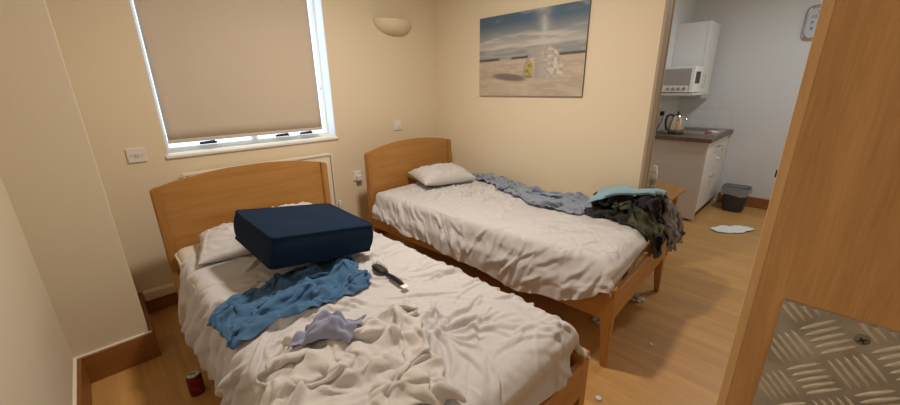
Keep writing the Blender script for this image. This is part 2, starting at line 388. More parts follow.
for x_ in (-.3, .26): m = MB(); m.box(x_, x_+.04, -.07, -.001, .5, .6); m.build('wall_bracket', M_RAD, t)

# wall light
t = thing('wall_light', (2.21, YW, 2.035), 'cream half bowl wall light, unlit, above the far bed', 'light')
m = MB(); b = bmesh.new(); N, K = 32, 12; rings = []
for k in range(K+1):
    ph = k/K*PI/2; row = []
    for i in range(N+1):
        a = PI*i/N; rr = math.cos(ph)**.75
        row.append(b.verts.new((.20*math.cos(a)*rr, -.13*math.sin(a)*rr, -.115*math.sin(ph))))
    rings.append(row)
for A, B in zip(rings[:-1], rings[1:]):
    for i in range(N): b.faces.new((A[i], A[i+1], B[i+1], B[i]))
bmesh.ops.remove_doubles(b, verts=b.verts[:], dist=1e-5); bmesh.ops.recalc_face_normals(b, faces=b.faces[:]); m._add(b)
o = m.build('light_bowl', mat('cream_ceramic', (.80, .70, .52), .55), t, True); s = o.modifiers.new('s', 'SOLIDIFY'); s.thickness = .006; s.offset = 0
for p in o.data.polygons: p.use_smooth = True
m = MB(); m.box(-.04, .04, -.06, 0, -.06, -.01, bev=.005); m.tube([(0, -.05, -.03), (0, -.05, .02)], .014, 12); m.build('lamp_holder', M_WHITE, t)

# switch plates
def plate_box(name, x, z, w_, h_, lab, cat, kind):
    t = thing(name, (x, YW, z), lab, cat)
    m = MB(); m.box(-w_/2, w_/2, -.011, 0, -h_/2, h_/2, bev=.0035); m.build('faceplate', M_WHITE, t)
    if kind == 'spur':
        m = MB(); m.box(-.012, .012, -.016, -.010, -.010, .010, bev=.002); m.build('fuse_cover', mat('grey_white', (.6, .57, .53), .4), t)
        for s in (-1, 1): m = MB(); m.lathe([(0, 0), (.004, 0), (.004, -.001)], 12, Matrix.Translation((s*.026, -.0112, 0)) @ Matrix.Rotation(-PI/2, 4, 'X')); m.build('screw', M_STEEL, t)
    if kind == 'switch':
        m = MB(); m.box(-.013, .013, -.017, -.010, -.022, .022, bev=.003); m.build('rocker', M_WHITE, t)
    if kind == 'socket':
        m = MB(); m.box(.015, .033, -.016, -.010, .02, .038, bev=.002); m.build('rocker', M_WHITE, t)
    return t
plate_box('fused_spur', .178, 1.068, .095, .088, 'white fused switch plate on the wall left of the window', 'switch', 'spur')
plate_box('light_switch', 2.205, 1.088, .085, .088, 'small white switch plate high above the far headboard', 'switch', 'switch')
plate_box('wall_socket', 1.705, .665, .085, .088, 'white wall socket between the two headboards', 'socket', 'socket')
m = MB(); m.box(-.022, .03, -.052, -.0115, -.032, .016, bev=.006)
o = m.build('plug_adapter', M_WHITE); o.location = (1.705, YW, .655); tag(o, 'white plug pushed into the socket between the headboards', 'plug')

# igloo photograph on canvas
def igloo_colors(nu, nv):
    u, v = np.meshgrid((np.arange(nu)+.5)/nu, (np.arange(nv)+.5)/nv, indexing='ij')   # u left to right, v bottom to top
    C = np.zeros((nu, nv, 3))
    def put(mask, c): mk = np.clip(mask, 0, 1)[..., None]; C[:] = C*(1-mk)+np.asarray(c)*mk
    sm = lambda x, w_: 1/(1+np.exp(-np.clip(x/w_, -40, 40)))
    hz = .468+.022*u
    sky0 = np.array([.075, .135, .215]); sky1 = np.array([.50, .48, .45])
    tt = np.clip((v-.62)/.28, 0, 1)[..., None]**.75; C[:] = sky1*(1-tt)+sky0*tt
    cl = noise2(u*5, v*22, 11)+.6*noise2(u*11, v*40, 12)
    put(sm(cl-.25, .12)*np.clip(1.1-np.abs(v-.70)/.09, 0, 1)*.7, (.66, .62, .57))
    put(sm(noise2(u*6+3, v*12, 14)+.4*noise2(u*15, v*30, 16)-.45, .1)*sm(v-.78, .03)*.3, (.50, .52, .54))
    pl = np.exp(-((u-.645+.02*(v-.7)+.015*noise2(v*14, v*0+3, 3))/(.022+.13*np.clip(v-.62, 0, 1)))**2)*sm(v-.60, .02)*(.65+.35*noise2(u*26, v*18, 5)); put(pl*.85, (.56, .55, .52))
    put(sm(.585+.02*u+.010*noise2(u*7, u*0, 8)-v, .005), (.27, .29, .31))
    put(sm(noise2(u*9+2, v*46, 7)-.05, .12)*sm(.60-v, .006)*.5, (.48, .46, .43))
    put(sm(.64-v, .01)*sm(v-.595, .006)*sm(noise2(u*8+5, v*30, 41), .15)*.6, (.66, .62, .56))
    put(sm(hz+.004-v, .003)*sm(v-(hz-.028), .003)*sm(noise2(u*7+2, v*0+1.3, 9)+.25+1.6*np.clip(np.abs(u-.55)-.2, 0, 1), .1), (.055, .05, .065))
    put(sm(hz-.026-v, .004), (.53, .445, .35))
    sh = noise2(u*5+v*6, v*16, 21); put(sm(hz-.04-v, .01)*sm(sh-.1, .15)*.45, (.36, .30, .25))
    sh = noise2(u*16, v*44, 22); put(sm(hz-.05-v, .02)*sm(sh-.25, .1)*.4, (.64, .55, .45))
    d = ((u-.33+.5*(v-.24))/.17)**2+((v-.235+.10*(u-.33))/.045)**2; put(sm(1-d, .15)*.85, (.15, .13, .125))
    ex, ey, cx, cy = .185, .36, .655, .235
    d = ((u-cx)/ex)**2+((v-cy)/ey)**2; base = .245-.045*np.sqrt(np.clip(1-((u-cx)/ex)**2, 0, 1))+.05*np.clip(u-cx, 0, 1)
    dome = sm(1-d, .012)*sm(v-base, .005)
    put(dome, (.47, .43, .40)); put(dome*np.clip((.70-u)/.25, 0, 1)*.75, (.27, .25, .255))
    rr = np.sqrt(np.clip(d, 0, 2)); ph = np.arctan2((v-cy)/ey, (u-cx)/ex)
    ring_ = np.floor(rr*7+.25*noise2(u*25, v*25, 31)); rows = np.abs(((rr*7+.25*noise2(u*25, v*25, 31)) % 1)-.5) > .43
    cols = np.abs((ph*3.6+ring_*.5+.25*noise2(u*30, v*30, 33)) % 1-.5) > .45
    put(dome*(rows | cols)*np.clip((u-.56)/.12, .15, 1)*.6, (.22, .20, .20))
    put(dome*sm(noise2(u*34, v*26, 35)-.2, .08)*sm(u-.68+.12*(v-.4), .02)*.8, (.70, .63, .54))
    px = sm(1-((u-.56)/.062)**2-((v-.34)/.115)**2, .04)*sm(v-.21, .005); px = np.maximum(px, sm(.062-np.abs(u-.56), .003)*sm(v-.205, .004)*sm(.34-v, .004))
    put(px, (.60, .53, .45)); put(px*sm(u-.575, .006)*.7, (.30, .27, .26)); put(px*(np.abs((v*26) % 1-.5) > .42)*.5, (.28, .25, .24))
    op = sm(1-((u-.527)/.037)**2-((v-.33)/.095)**2, .05); op = np.maximum(op, sm(.036-np.abs(u-.527), .003)*sm(v-.215, .004)*sm(.33-v, .004))
    put(op, (.27, .20, .05)); put(op*sm(noise2(u*60, v*30, 44), .1)*.7, (.55, .45, .17))
    return C
nu, nv = 260, 168
W_, H_ = 1.03, .66
C = igloo_colors(nu, nv)
t = thing('igloo_picture', (XR, 1.875, 1.695), 'unframed canvas photograph of a snow igloo on the wall above the far bed', 'picture')
ys = np.linspace(W_/2, -W_/2, nu+1); zs = np.linspace(-H_/2, H_/2, nv+1)
P = np.zeros((nu+1, nv+1, 3)); P[..., 0] = -.0205; P[..., 1] = ys[:, None]; P[..., 2] = zs[None, :]
me = grid_mesh('printed_canvas', P); ca = me.color_attributes.new('col', 'FLOAT_COLOR', 'CORNER')
cc = np.ones((nu, nv, 4, 4)); cc[..., :3] = C[:, :, None, :]; ca.data.foreach_set('color', cc.reshape(-1).astype('f'))
pm = bpy.data.materials.new('printed_canvas'); pm.use_nodes = True; at = pm.node_tree.nodes.new('ShaderNodeVertexColor'); at.layer_name = 'col'
pm.node_tree.links.new(at.outputs[0], pm.node_tree.nodes['Principled BSDF'].inputs['Base Color']); pm.node_tree.nodes['Principled BSDF'].inputs['Roughness'].default_value = .6
link_mesh('printed_canvas', me, pm, t)
m = MB(); m.box(-.020, -.001, -W_/2, W_/2, -H_/2, H_/2); m.build('stretcher', mat('canvas_edge', (.25, .25, .25), .8), t)

# ------------------------------------------------------------------ beds
BW, BL = 1.03, 2.10
def make_bed():
    t = thing('single_bed', (0, 0, 0), None, 'bed')       # origin: foot end centre, +y to the headboard
    hw = BW/2
    # headboard: arched panel with two end stiles, panel gently bowed
    b = bmesh.new(); N = 28; F, Bk = [], []
    pts = []
    for i in range(N+1):
        x = -hw+.03+(BW-.06)*i/N; s = (x/hw)
        ztop = .992-.062*(abs(s)**2.2); bow = .018*(1-s*s)
        pts.append((x, ztop, bow))
    rows = 6
    V = {}
    for side, yo in ((0, 0), (1, .022)):
        for i, (x, zt, bow) in enumerate(pts):
            for j in range(rows+1):
                z = .24+(zt-.24)*j/rows
                V[side, i, j] = b.verts.new((x, BL-.03+yo-bow*0+bow, z))
    for side in (0, 1):
        for i in range(N):
            for j in range(rows): b.faces.new([V[side, i, j], V[side, i+1, j], V[side, i+1, j+1], V[side, i, j+1]])
    for i in range(N):
        for j in (0, rows): b.faces.new([V[0, i, j], V[0, i+1, j], V[1, i+1, j], V[1, i, j]])
    for i in (0, N):
        for j in range(rows): b.faces.new([V[0, i, j], V[0, i, j+1], V[1, i, j+1], V[1, i, j]])
    bmesh.ops.recalc_face_normals(b, faces=b.faces[:]); bmesh.ops.bevel(b, geom=[e for e in b.edges if e.calc_face_angle(0) > 1], offset=.004, segments=2, affect='EDGES')
    m = MB(); m._add(b); m.build('headboard', M_BEDX, t, True)
    for s in (-1, 1):
        m = MB(); x = s*hw
        m.prism([(x-s*.045, .0), (x, 0), (x, .915), (x-s*.006, .932), (x-s*.045, .942)], 1, BL-.045, BL+.005, bev=.005); m.build('headboard_post', M_BEDZ, t)
    for s in (-1, 1):
        m = MB(); a, c = sorted((s*hw, s*(hw-.024))); m.box(a, c, .03, BL-.04, .285, .435, bev=.003); m.build('side_rail', M_BEDY, t)
    m = MB(); m.box(-hw+.03, hw-.03, -.001, .024, .285, .445, bev=.003); m.build('foot_rail', M_BEDX, t)
    for s in (-1, 1):
        x = s*hw; a = x-s*.055
        m = MB(); b = bmesh.new(); q = []
        for z, k in ((0, .026), (.28, .0), (.473, 0)):
            xo, xi = x-s*0, a+s*k; y0, y1 = 0, .055-k
            q.append([b.verts.new((p, r_, z)) for p, r_ in ((xo, y0), (xi, y0), (xi, y1), (xo, y1))])
        for A, B in zip(q[:-1], q[1:]):
            for i in range(4): b.faces.new((A[i], A[(i+1) % 4], B[(i+1) % 4], B[i]))
        b.faces.new(q[0]); b.faces.new(q[-1]); bmesh.ops.recalc_face_normals(b, faces=b.faces[:]); bmesh.ops.bevel(b, geom=b.edges[:], offset=.003, segments=2, affect='EDGES'); m._add(b)
        m.build('leg', M_BEDZ, t)
    m = MB()
    for k in range(14): m.box(-hw+.024, hw-.024, .12+k*.14, .19+k*.14, .375, .39)
    m.build('slats', M_BEDX, t)
    return t
def dup(root, loc, rz=0):
    r = root.copy(); COL.objects.link(r); r.location = loc; r.rotation_euler = (0, 0, rz)
    for ch in list(root.children):
        c = ch.copy(); COL.objects.link(c); c.parent = r
        for g in ch.children: d = g.copy(); COL.objects.link(d); d.parent = c
    return r
B1 = (.676, .462); B2 = (2.205, .595); RZ2 = .045
bed1 = make_bed(); bed1.location = (*B1, 0)
tag(bed1, 'beech single bed nearer the camera, its headboard below the window', 'bed', 'beech single beds')
bed2 = dup(bed1, (*B2, 0), RZ2); tag(bed2, 'beech single bed beside the wall with the igloo picture', 'bed', 'beech single beds')
MW, MZ0, MZ1 = .96, .392, .585
def make_mattress():
    m = MB(); m.box(-MW/2, MW/2, .06, BL-.06, MZ0, MZ1, bev=.045, seg=4); o = m.build('mattress', mat('mattress_ticking', (.74, .68, .58), .9, bump=.3, bscale=120), None, True)
    for z in (MZ0+.04, MZ1-.035):
        m = MB(); pts = [(x, y, z) for x, y in rrect(-MW/2-.002, MW/2+.002, .058, BL-.058, .045, 5)]; pts.append(pts[0]); m.tube(pts, .006, 8, cap=False); p = m.build('piping', mat('piping', (.70, .64, .52), .8), o, True)
    return o
mt1 = make_mattress(); mt1.location = (*B1, 0); tag(mt1, 'cream mattress on the near bed, piped edge bare at the headboard corner', 'mattress', 'mattresses')
mt2 = dup(mt1, (*B2, 0), RZ2); tag(mt2, 'cream mattress on the far bed beside the wall, mostly under its sheet', 'mattress', 'mattresses')

def creases(X, Y, segs, warp_seed):
    """sum of soft ridges along curved segments: (x0,y0,x1,y1,width,height,bend)"""
    Z = np.zeros_like(X); wx = X+.012*noise2(X*14+30, Y*14+30, warp_seed); wy = Y+.012*noise2(X*14+50, Y*14+10, warp_seed+1)
    for x0, y0, x1, y1, wd, h, bend in segs:
        dx, dy = x1-x0, y1-y0; L = math.hypot(dx, dy); ux, uy = dx/L, dy/L
        s = ((wx-x0)*ux+(wy-y0)*uy)/L; d = (wx-x0)*(-uy)+(wy-y0)*ux-bend*4*s*(1-s)
        env = np.clip(s, 0, 1)*np.clip(1-s, 0, 1)*4
        env = np.where((s > 0) & (s < 1), env**.6, 0)
        a = np.where(d > 0, d/wd, d/(wd*.55))
        Z += h*env*(np.exp(-a*a)-.35*np.exp(-((a+1.9)/1.1)**2))
    return Z
def make_sheet(key, B, ovL, ovR, ovF, head, seed, stars, field, excess=1.04, nseg=150, hamp=1., hang=lambda y: -1.5, rz=0):
    """drape a sheet over the mattress (settled cloth), then press in the fine creases"""
    add_collider(box_mesh(B[0]-MW/2, B[0]+MW/2, B[1]+.055, B[1]+BL-.06, .30, MZ1, bev=.045))
    add_collider(box_mesh(B[0]-BW/2, B[0]+BW/2, B[1]-.001, B[1]+BL-.03, .285, .435, bev=.006))
    st = .0235; ny = int((BL+ovF(0)-.04)/st); nx = int((MW+.9)/st)
    u = np.linspace(0, 1, nx); v = np.linspace(0, 1, ny); U, V = np.meshgrid(u, v, indexing='ij')
    Yf = -ovF(U)+V*(BL-head(U)+ovF(U)-.055)+.055     # flat coordinate along the bed from the foot edge
    L_, R_ = ovL(Yf), ovR(Yf)
    Xf = -MW/2-L_+U*(MW+L_+R_)
    F = np.stack([Xf*excess, Yf*excess, Xf*0], -1)
    def fold(a, lim, r=.03):   # arc-length map round an edge
        s = np.abs(a)-lim; sg = np.sign(a); over = np.clip(s, 0, None)
        return sg*(np.minimum(np.abs(a), lim)+np.minimum(over, r)*.6+.006+.0*over), over
    px, ox = fold(Xf, MW/2); yy = Yf-(BL/2); py, oy = fold(np.minimum(yy, 9), BL/2-.05)
    oy = np.where(yy < 0, oy, 0)
    py = np.where(yy < 0, py, yy)
    flare = .35*np.clip(ox+oy-.02, 0, .5)
    Z = MZ1+.012-np.sqrt(ox**2+oy**2)*.93
    X = B[0]+px+np.sign(Xf)*np.where(ox > 0, flare*.5, 0); Y = B[1]+BL/2+py-np.where(oy > 0, flare*.5, 0)
    top = (ox < .001) & (oy < .001)
    Z = Z+np.where(top, .012*np.abs(noise2(X*9+7, Y*9+3, seed))+.008, 0)
    X = X+np.where(ox > .03, np.sign(Xf)*(.02+.02*noise2(Y*11+9, Z*3+5, seed+1)), 0)
    P = np.stack([X, Y, Z], -1)
    Q = settle(key, P, F, frames=34, bend=.03, mass=.3, selfc=False, damp=2, qual=6, stiff=25)
    clear_colliders()
    # refine x4 bilinear, smooth, add creases along the normal (z on top)
    k = 4
    def up(A):
        n0, n1 = A.shape[:2]; a = np.linspace(0, n0-1, (n0-1)*k+1); b_ = np.linspace(0, n1-1, (n1-1)*k+1)
        i = np.minimum(a.astype(int), n0-2); j = np.minimum(b_.astype(int), n1-2); fa = (a-i)[:, None, None]; fb = (b_-j)[None, :, None]
        A0 = A[i][:, j]; A1 = A[i+1][:, j]; A2 = A[i][:, j+1]; A3 = A[i+1][:, j+1]
        return A0*(1-fa)*(1-fb)+A1*fa*(1-fb)+A2*(1-fa)*fb+A3*fa*fb
    Q = smooth_grid(up(smooth_grid(Q, 2)), 5)
    rs = np.random.RandomState(seed); segs = []
    for cx, cy, n, r0, r1, hh in stars:
        a0 = rs.rand()*6
        for q in range(n):
            a = a0+2*PI*q/n+rs.randn()*.12; r = r0+(r1-r0)*rs.rand()
            segs.append((cx+.015*math.cos(a), cy+.015*math.sin(a), cx+r*math.cos(a), cy+r*math.sin(a), .009+.007*rs.rand(), hh*(.5+rs.rand()*.6), rs.randn()*.02))
    for q in range(nseg):
        x = B[0]-MW/2+rs.rand()*MW; y = B[1]+rs.rand()*BL; a = field(x, y)+rs.randn()*.38; l = .08+.28*rs.rand()**1.4; 
        segs.append((x-l/2*math.cos(a), y-l/2*math.sin(a), x+l/2*math.cos(a), y+l/2*math.sin(a), .008+.012*rs.rand(), (.0035+.015*rs.rand()**2), rs.randn()*.03))
    Zc = creases(Q[..., 0], Q[..., 1], segs, seed+5)
    du = np.gradient(Q, axis=0); dv = np.gradient(Q, axis=1); N = np.cross(du, dv); N /= np.linalg.norm(N, axis=-1, keepdims=True)+1e-9
    if N[N.shape[0]//2, N.shape[1]//2, 2] < 0: N = -N
    upw = np.clip(N[..., 2], 0, 1)
    # on the hanging sides creases follow the cloth itself
    hs = []
    for q in range(80):
        y = B[1]-.05+rs.rand()*(BL+.05); z = .30+.28*rs.rand(); a = hang(y)+rs.randn()*.28; l = .16+.30*rs.rand()
        hs.append((y-l/2*math.cos(a), z-l/2*math.sin(a), y+l/2*math.cos(a), z+l/2*math.sin(a), .012+.018*rs.rand(), .004+.012*rs.rand()**1.3, rs.randn()*.02))
    edge = np.clip((MZ1+.02-Q[..., 2])/.05, 0, 1)
    side = creases(Q[..., 1], Q[..., 2], hs, seed+8)*edge+.003*noise2(Q[..., 1]*26+noise2(Q[..., 1]*5, Q[..., 2]*9, 3)*2, Q[..., 2]*5+Q[..., 1]*6, seed+9)
    Q = Q+N*(Zc*upw+hamp*side*(1-upw)+.0015*noise2(Q[..., 0]*45, Q[..., 1]*45, seed+7))[..., None]
    if rz:
        c, s_ = math.cos(rz), math.sin(rz); X, Y = Q[..., 0]-B[0], Q[..., 1]-B[1]
        Q = np.stack([B[0]+c*X-s_*Y, B[1]+s_*X+c*Y, Q[..., 2]], -1)
    return Q
def lerp(x, xs, ys): return np.interp(x, xs, ys)
S1 = make_sheet('sheet1k', B1,
    lambda y: lerp(y, [-.3, .1, .35, .6, .9, 1.2, 1.45, 1.62, 1.85, 2.1], [.04, .11, .20, .22, .28, .30, .28, .40, .42, .38])+.014*np.sin(y*17)+.018*np.sin(y*29+1),
    lambda y: lerp(y, [-.3, .0, .15, .5, 2.1], [.03, .05, .12, .16, .20])+.01*np.sin(y*11),
    lambda u: .135+.015*np.sin(u*9)-.06*np.clip((u-.8)/.15, 0, 1), lambda u: .14+.20*np.clip((.36-u)/.10, 0, 1), 4,
    [(.73, .86, 20, .10, .34, .017), (.45, 1.28, 8, .06, .2, .007), (1.05, .62, 8, .08, .25, .009)],
    lambda x, y: .5+.9*math.sin(x*3+y*2), nseg=230, hamp=1.7)
sheet1 = cloth_obj('bed_sheet', S1, M_SHEET, .003, 0); tag(sheet1, 'creased white sheet over the near bed, hanging low on its left side', 'sheet', 'white bed sheets')
S2 = make_sheet('sheet2f', B2,
    lambda y: lerp(y, [-.3, .0, .3, .55, 1.1, 1.6, 2.1], [.03, .09, .28, .31, .26, .23, .17])+.010*np.sin(y*13),
    lambda y: .10+0*y, lambda u: .09+.025*np.sin(u*7+1), lambda u: .07+0*u, 21,
    [(2.27, 1.75, 14, .1, .3, .022), (2.20, 2.02, 16, .08, .26, .030), (2.36, 1.95, 12, .06, .2, .026), (2.06, 2.2, 9, .06, .2, .012), (1.8, .85, 8, .08, .25, .008)],
    lambda x, y: 1.1+.7*math.sin(x*2+y*3), nseg=220, hang=lambda y: -.75-1.5*min(1, max(0, (y-1.1)/.9)), rz=RZ2)
sheet2 = cloth_obj('bed_sheet', S2, M_SHEET, .003, 0); tag(sheet2, 'creased white sheet over the far bed beside the picture wall', 'sheet', 'white bed sheets')

# pillows
def pillow(P0, rz, L, W, T, seed, lab, tilt=(0, 0)):
    n, k = 60, 44; u = np.linspace(-1, 1, n); v = np.linspace(-1, 1, k); U, V = np.meshgrid(u, v, indexing='ij')
    prof = ((1-np.abs(U)**3.2).clip(0)**.6)*((1-np.abs(V)**2.8).clip(0)**.6)
    pin = 1-.07*(1-V*V)*(np.abs(U)**4); pin2 = 1-.09*(1-U*U)*(np.abs(V)**4)
    X = U*L/2*pin; Y = V*W/2*pin2
    cr = .010*noise2(U*3+4, V*3+4, seed)+.006*noise2(U*7+V*5+4, V*8+4, seed+1)
    rs = np.random.RandomState(seed); segs = []
    for q in range(26):
        a = rs.rand()*PI; x = (rs.rand()-.5)*L*.9; y = (rs.rand()-.5)*W*.9; l = .08+.14*rs.rand()
        segs.append((x-l*math.cos(a), y-l*math.sin(a), x+l*math.cos(a), y+l*math.sin(a), .008+.006*rs.rand(), .004+.005*rs.rand(), rs.randn()*.02))
    cz = creases(X, Y, segs, seed)
    zt = T*.62*prof+(cr+cz)*prof**.5; zb = -T*.38*prof
    me1 = np.stack([X, Y, zt], -1); me2 = np.stack([X, Y, zb], -1)
    b = bmesh.new()
    for G in (me1, me2):
        vs = [[b.verts.new(G[i, j]) for j in range(k)] for i in range(n)]
        for i in range(n-1):
            for j in range(k-1): b.faces.new((vs[i][j], vs[i+1][j], vs[i+1][j+1], vs[i][j+1]))
    bmesh.ops.remove_doubles(b, verts=b.verts[:], dist=1e-5); bmesh.ops.recalc_face_normals(b, faces=b.faces[:])
    m = MB(); m._add(b); o = m.build('pillow', M_SHEET)
    for p in o.data.polygons: p.use_smooth = True
    o.location = P0; o.rotation_euler = (tilt[0], tilt[1], rz)
    tag(o, lab, 'pillow', 'white pillows'); return o
pillow((.50, 2.20, .640), -.22, .46, .40, .115, 7, 'rumpled white pillow left of the navy cushion at the near headboard', (.08, -.02))
pillow((.80, 2.31, .645), -.02, .46, .32, .115, 17, 'white pillow mostly hidden behind the navy cushion on the near bed', (.10, .02))
pillow((2.235, 2.405, .668), -.24, .54, .38, .145, 27, 'plump white pillow at the headboard of the far bed', (.10, .03))

def fold_on_top(Ps, c, rot, L, W, seed, off=.016, base=.66, its=26, rough=.009):
    """a folded garment resting on the pile: follows the smoothed top of what lies under it"""
    n, k = 40, 28; U, V = np.meshgrid(np.linspace(-.5, .5, n), np.linspace(-.5, .5, k), indexing='ij')
    ca, sa = math.cos(rot), math.sin(rot); sk = .06*V
    X = c[0]+ca*(U*L+sk)-sa*V*W*(1+.12*U); Y = c[1]+sa*(U*L+sk)+ca*V*W*(1+.12*U)
    A = np.concatenate([p.reshape(-1, 3) for p in Ps]); Z = np.zeros_like(X)
    for i in range(n):
        for j in range(k):
            d2 = (A[:, 0]-X[i, j])**2+(A[:, 1]-Y[i, j])**2; q = A[d2 < .04**2]
            Z[i, j] = q[:, 2].max() if len(q) else base
    Z0 = Z.copy(); Zp = np.stack([X, Y, Z], -1)
    for _ in range(its):
        Zs = np.pad(Z, 1, mode='edge'); Z = .5*Z+.125*(Zs[:-2, 1:-1]+Zs[2:, 1:-1]+Zs[1:-1, :-2]+Zs[1:-1, 2:])
    Z = Z+off+rough*noise2(U*6+9, V*5+9, seed)-.016*np.abs(U*2)**8-.018*np.abs(V*2)**8
    Z += creases(X, Y, [(c[0]-.1, c[1]+.1, c[0]+.12, c[1]+.02, .010, .007, .02), (c[0]-.12, c[1]-.1, c[0]+.1, c[1]-.05, .009, .006, -.02), (c[0], c[1]-.18, c[0]+.03, c[1]+.15, .012, .006, .01)], seed)
    return np.stack([X, Y, Z], -1)
# ------------------------------------------------------------------ navy cushion
CM = Matrix.Translation((.665, 1.745, .765)) @ Matrix.Rotation(math.radians(1.7), 4, 'Z') @ Matrix.Rotation(math.radians(2.2), 4, 'X') @ Matrix.Rotation(math.radians(9.5), 4, 'Y')
t = thing('seat_cushion', (0, 0, 0), 'thick square navy blue box cushion on the near bed', 'cushion'); t.matrix_world = CM
M_NAVY = mat('navy_fabric', (.008, .022, .052), .85, bump=.3, bscale=300, spec=.15)
cw, cdp, ch = .50, .455, .135
b = bmesh.new(); bmesh.ops.create_cube(b, size=1)
bmesh.ops.subdivide_edges(b, edges=b.edges[:], cuts=14, use_grid_fill=True)
for v in b.verts:
    x, y, z = v.co*2; puff = (1-abs(x)**4)*(1-abs(y)**4)
    rx = 1-.025*(abs(y)**10); ry = 1-.025*(abs(x)**10)
    side = (1-z*z)*.010
    X, Y, Z = x*cw/2*rx, y*cdp/2*ry, z*ch/2
    if abs(z) > .99: Z += math.copysign(.010*puff**.6+.002*math.sin(X*20+Y*13), z)
    if abs(x) > .99: X += math.copysign(side, x)
    if abs(y) > .99: Y += math.copysign(side, y)
    v.co = (X, Y, Z)
m = MB(); m._add(b); o = m.build('cushion_cover', M_NAVY, t, True)
for z in (ch/2, -ch/2):
    m = MB(); pts = [(x, y, z) for x, y in rrect(-cw/2+.001, cw/2-.001, -cdp/2+.001, cdp/2-.001, .018, 4)]; pts.append(pts[0]); m.tube(pts, .005, 8, cap=False); m.build('piping', M_NAVY, t, True)
def cushion_floor(P, gap=.006):
    """press cloth under the cushion"""
    inv = np.array(CM.inverted()); h = np.concatenate([P, np.ones(P.shape[:2]+(1,))], -1) @ inv.T
    ins = (np.abs(h[..., 0]) < cw/2+.01) & (np.abs(h[..., 1]) < cdp/2+.01)
    M3 = np.array(CM)
    lim = -ch/2-.012-gap
    zl = np.minimum(h[..., 2], lim); h2 = h.copy(); h2[..., 2] = zl; Q = h2 @ M3.T
    P = P.copy(); P[ins] = Q[..., :3][ins]; return P
# sheet surface of bed 1 as collider for what lies on it
def sheet_coll(Q, st=3): add_collider(grid_mesh('c', Q[::st, ::st]), thick=.005)
def slab(B): add_collider(box_mesh(B[0]-MW/2-.004, B[0]+MW/2+.004, B[1]+.04, B[1]+BL-.05, .40, MZ1+.012, bev=.045))

# blue throw
slab(B1); sheet_coll(S1, 4)
P, F = crumple(72, 48, 1.20, .86, (.50, 1.50, .62), .02, (.57, .44), 51, amp=.06, z0=.07, freq=5, lat=.03,
    shape=lambda U, V, X, Y: (X, Y-.25*np.clip(-U-.22, 0, 1)-.02))
Q = settle('throw10', P, F, 40, bend=.02, mass=.35); Q = cushion_floor(Q)
M_BLUE = mat('mid_blue_fleece', (.055, .150, .30), .95, bump=.3, bscale=180, sheen=.1)
o = cloth_obj('blue_throw', Q, M_BLUE, .005); tag(o, 'bunched mid blue cloth under the front of the navy cushion', 'throw')
# towel with lavender garment
P, F = crumple(60, 50, .84, .72, (.43, .88, .60), -.45, (.68, .66), 65, amp=.06, z0=.07, freq=5, lat=.04)
Qt = settle('towel6', P, F, 32, bend=.12, mass=.4)
o = cloth_obj('white_towel', Qt, mat('white_terry', (.72, .69, .68), .98, bump=.9, bscale=330, sheen=.3), .009); tag(o, 'rumpled white towel near the foot of the near bed', 'towel')
add_collider(grid_mesh('c', Qt))
Q = fold_on_top([Qt, S1[::2, ::2]], (.435, 1.055), -.55, .20, .10, 12, .008, .60, 5, .016)
Q[..., 2] += .007*noise2(Q[..., 0]*55, Q[..., 1]*40, 5)+.006*np.sin((Q[..., 0]*.8+Q[..., 1])*110+noise2(Q[..., 0]*12, Q[..., 1]*12, 6)*3)
o = cloth_obj('lavender_garment', Q, mat('lavender_jersey', (.30, .32, .47), .9, bump=.2, bscale=300), .004); tag(o, 'small lavender grey garment lying over the white towel', 'clothing')
clear_colliders()

# far bed: blue grey sheet
slab(B2); sheet_coll(S2, 4); add_collider(box_mesh(XR-.012, XR+.3, .9, 3, 0, 1.4, bev=.001))
def sh2(U, V, X, Y):
    # U: along bed from foot (-.5) to head (.5);  narrow at the head end
    wd = np.interp(U, [-.5, -.2, .1, .3, .5], [.42, .44, .34, .20, .12]); 
    y = 1.0+(U+.5)*1.48+.03*noise2(U*9, V*6, 81); xc = np.interp(U, [-.5, -.2, .1, .3, .5], [2.44, 2.40, 2.46, 2.57, 2.63])
    return xc+V*wd+.015*noise2(U*12, V*9, 82), y
P, F = crumple(96, 60, 2.1, 1.35, (0, 0, .61), 0, 1, 83, amp=.05, z0=.07, freq=7, shape=sh2)
F = F[..., [1, 0, 2]]
Q = settle('bluesheet4', P, F, 44, bend=.015, mass=.3)
o = cloth_obj('blue_sheet', Q, mat('blue_grey_sheet', (.27, .32, .42), .92, bump=.25, bscale=260, sheen=.15), .003); tag(o, 'crumpled pale blue grey sheet along the wall side of the far bed', 'sheet')
clear_colliders()

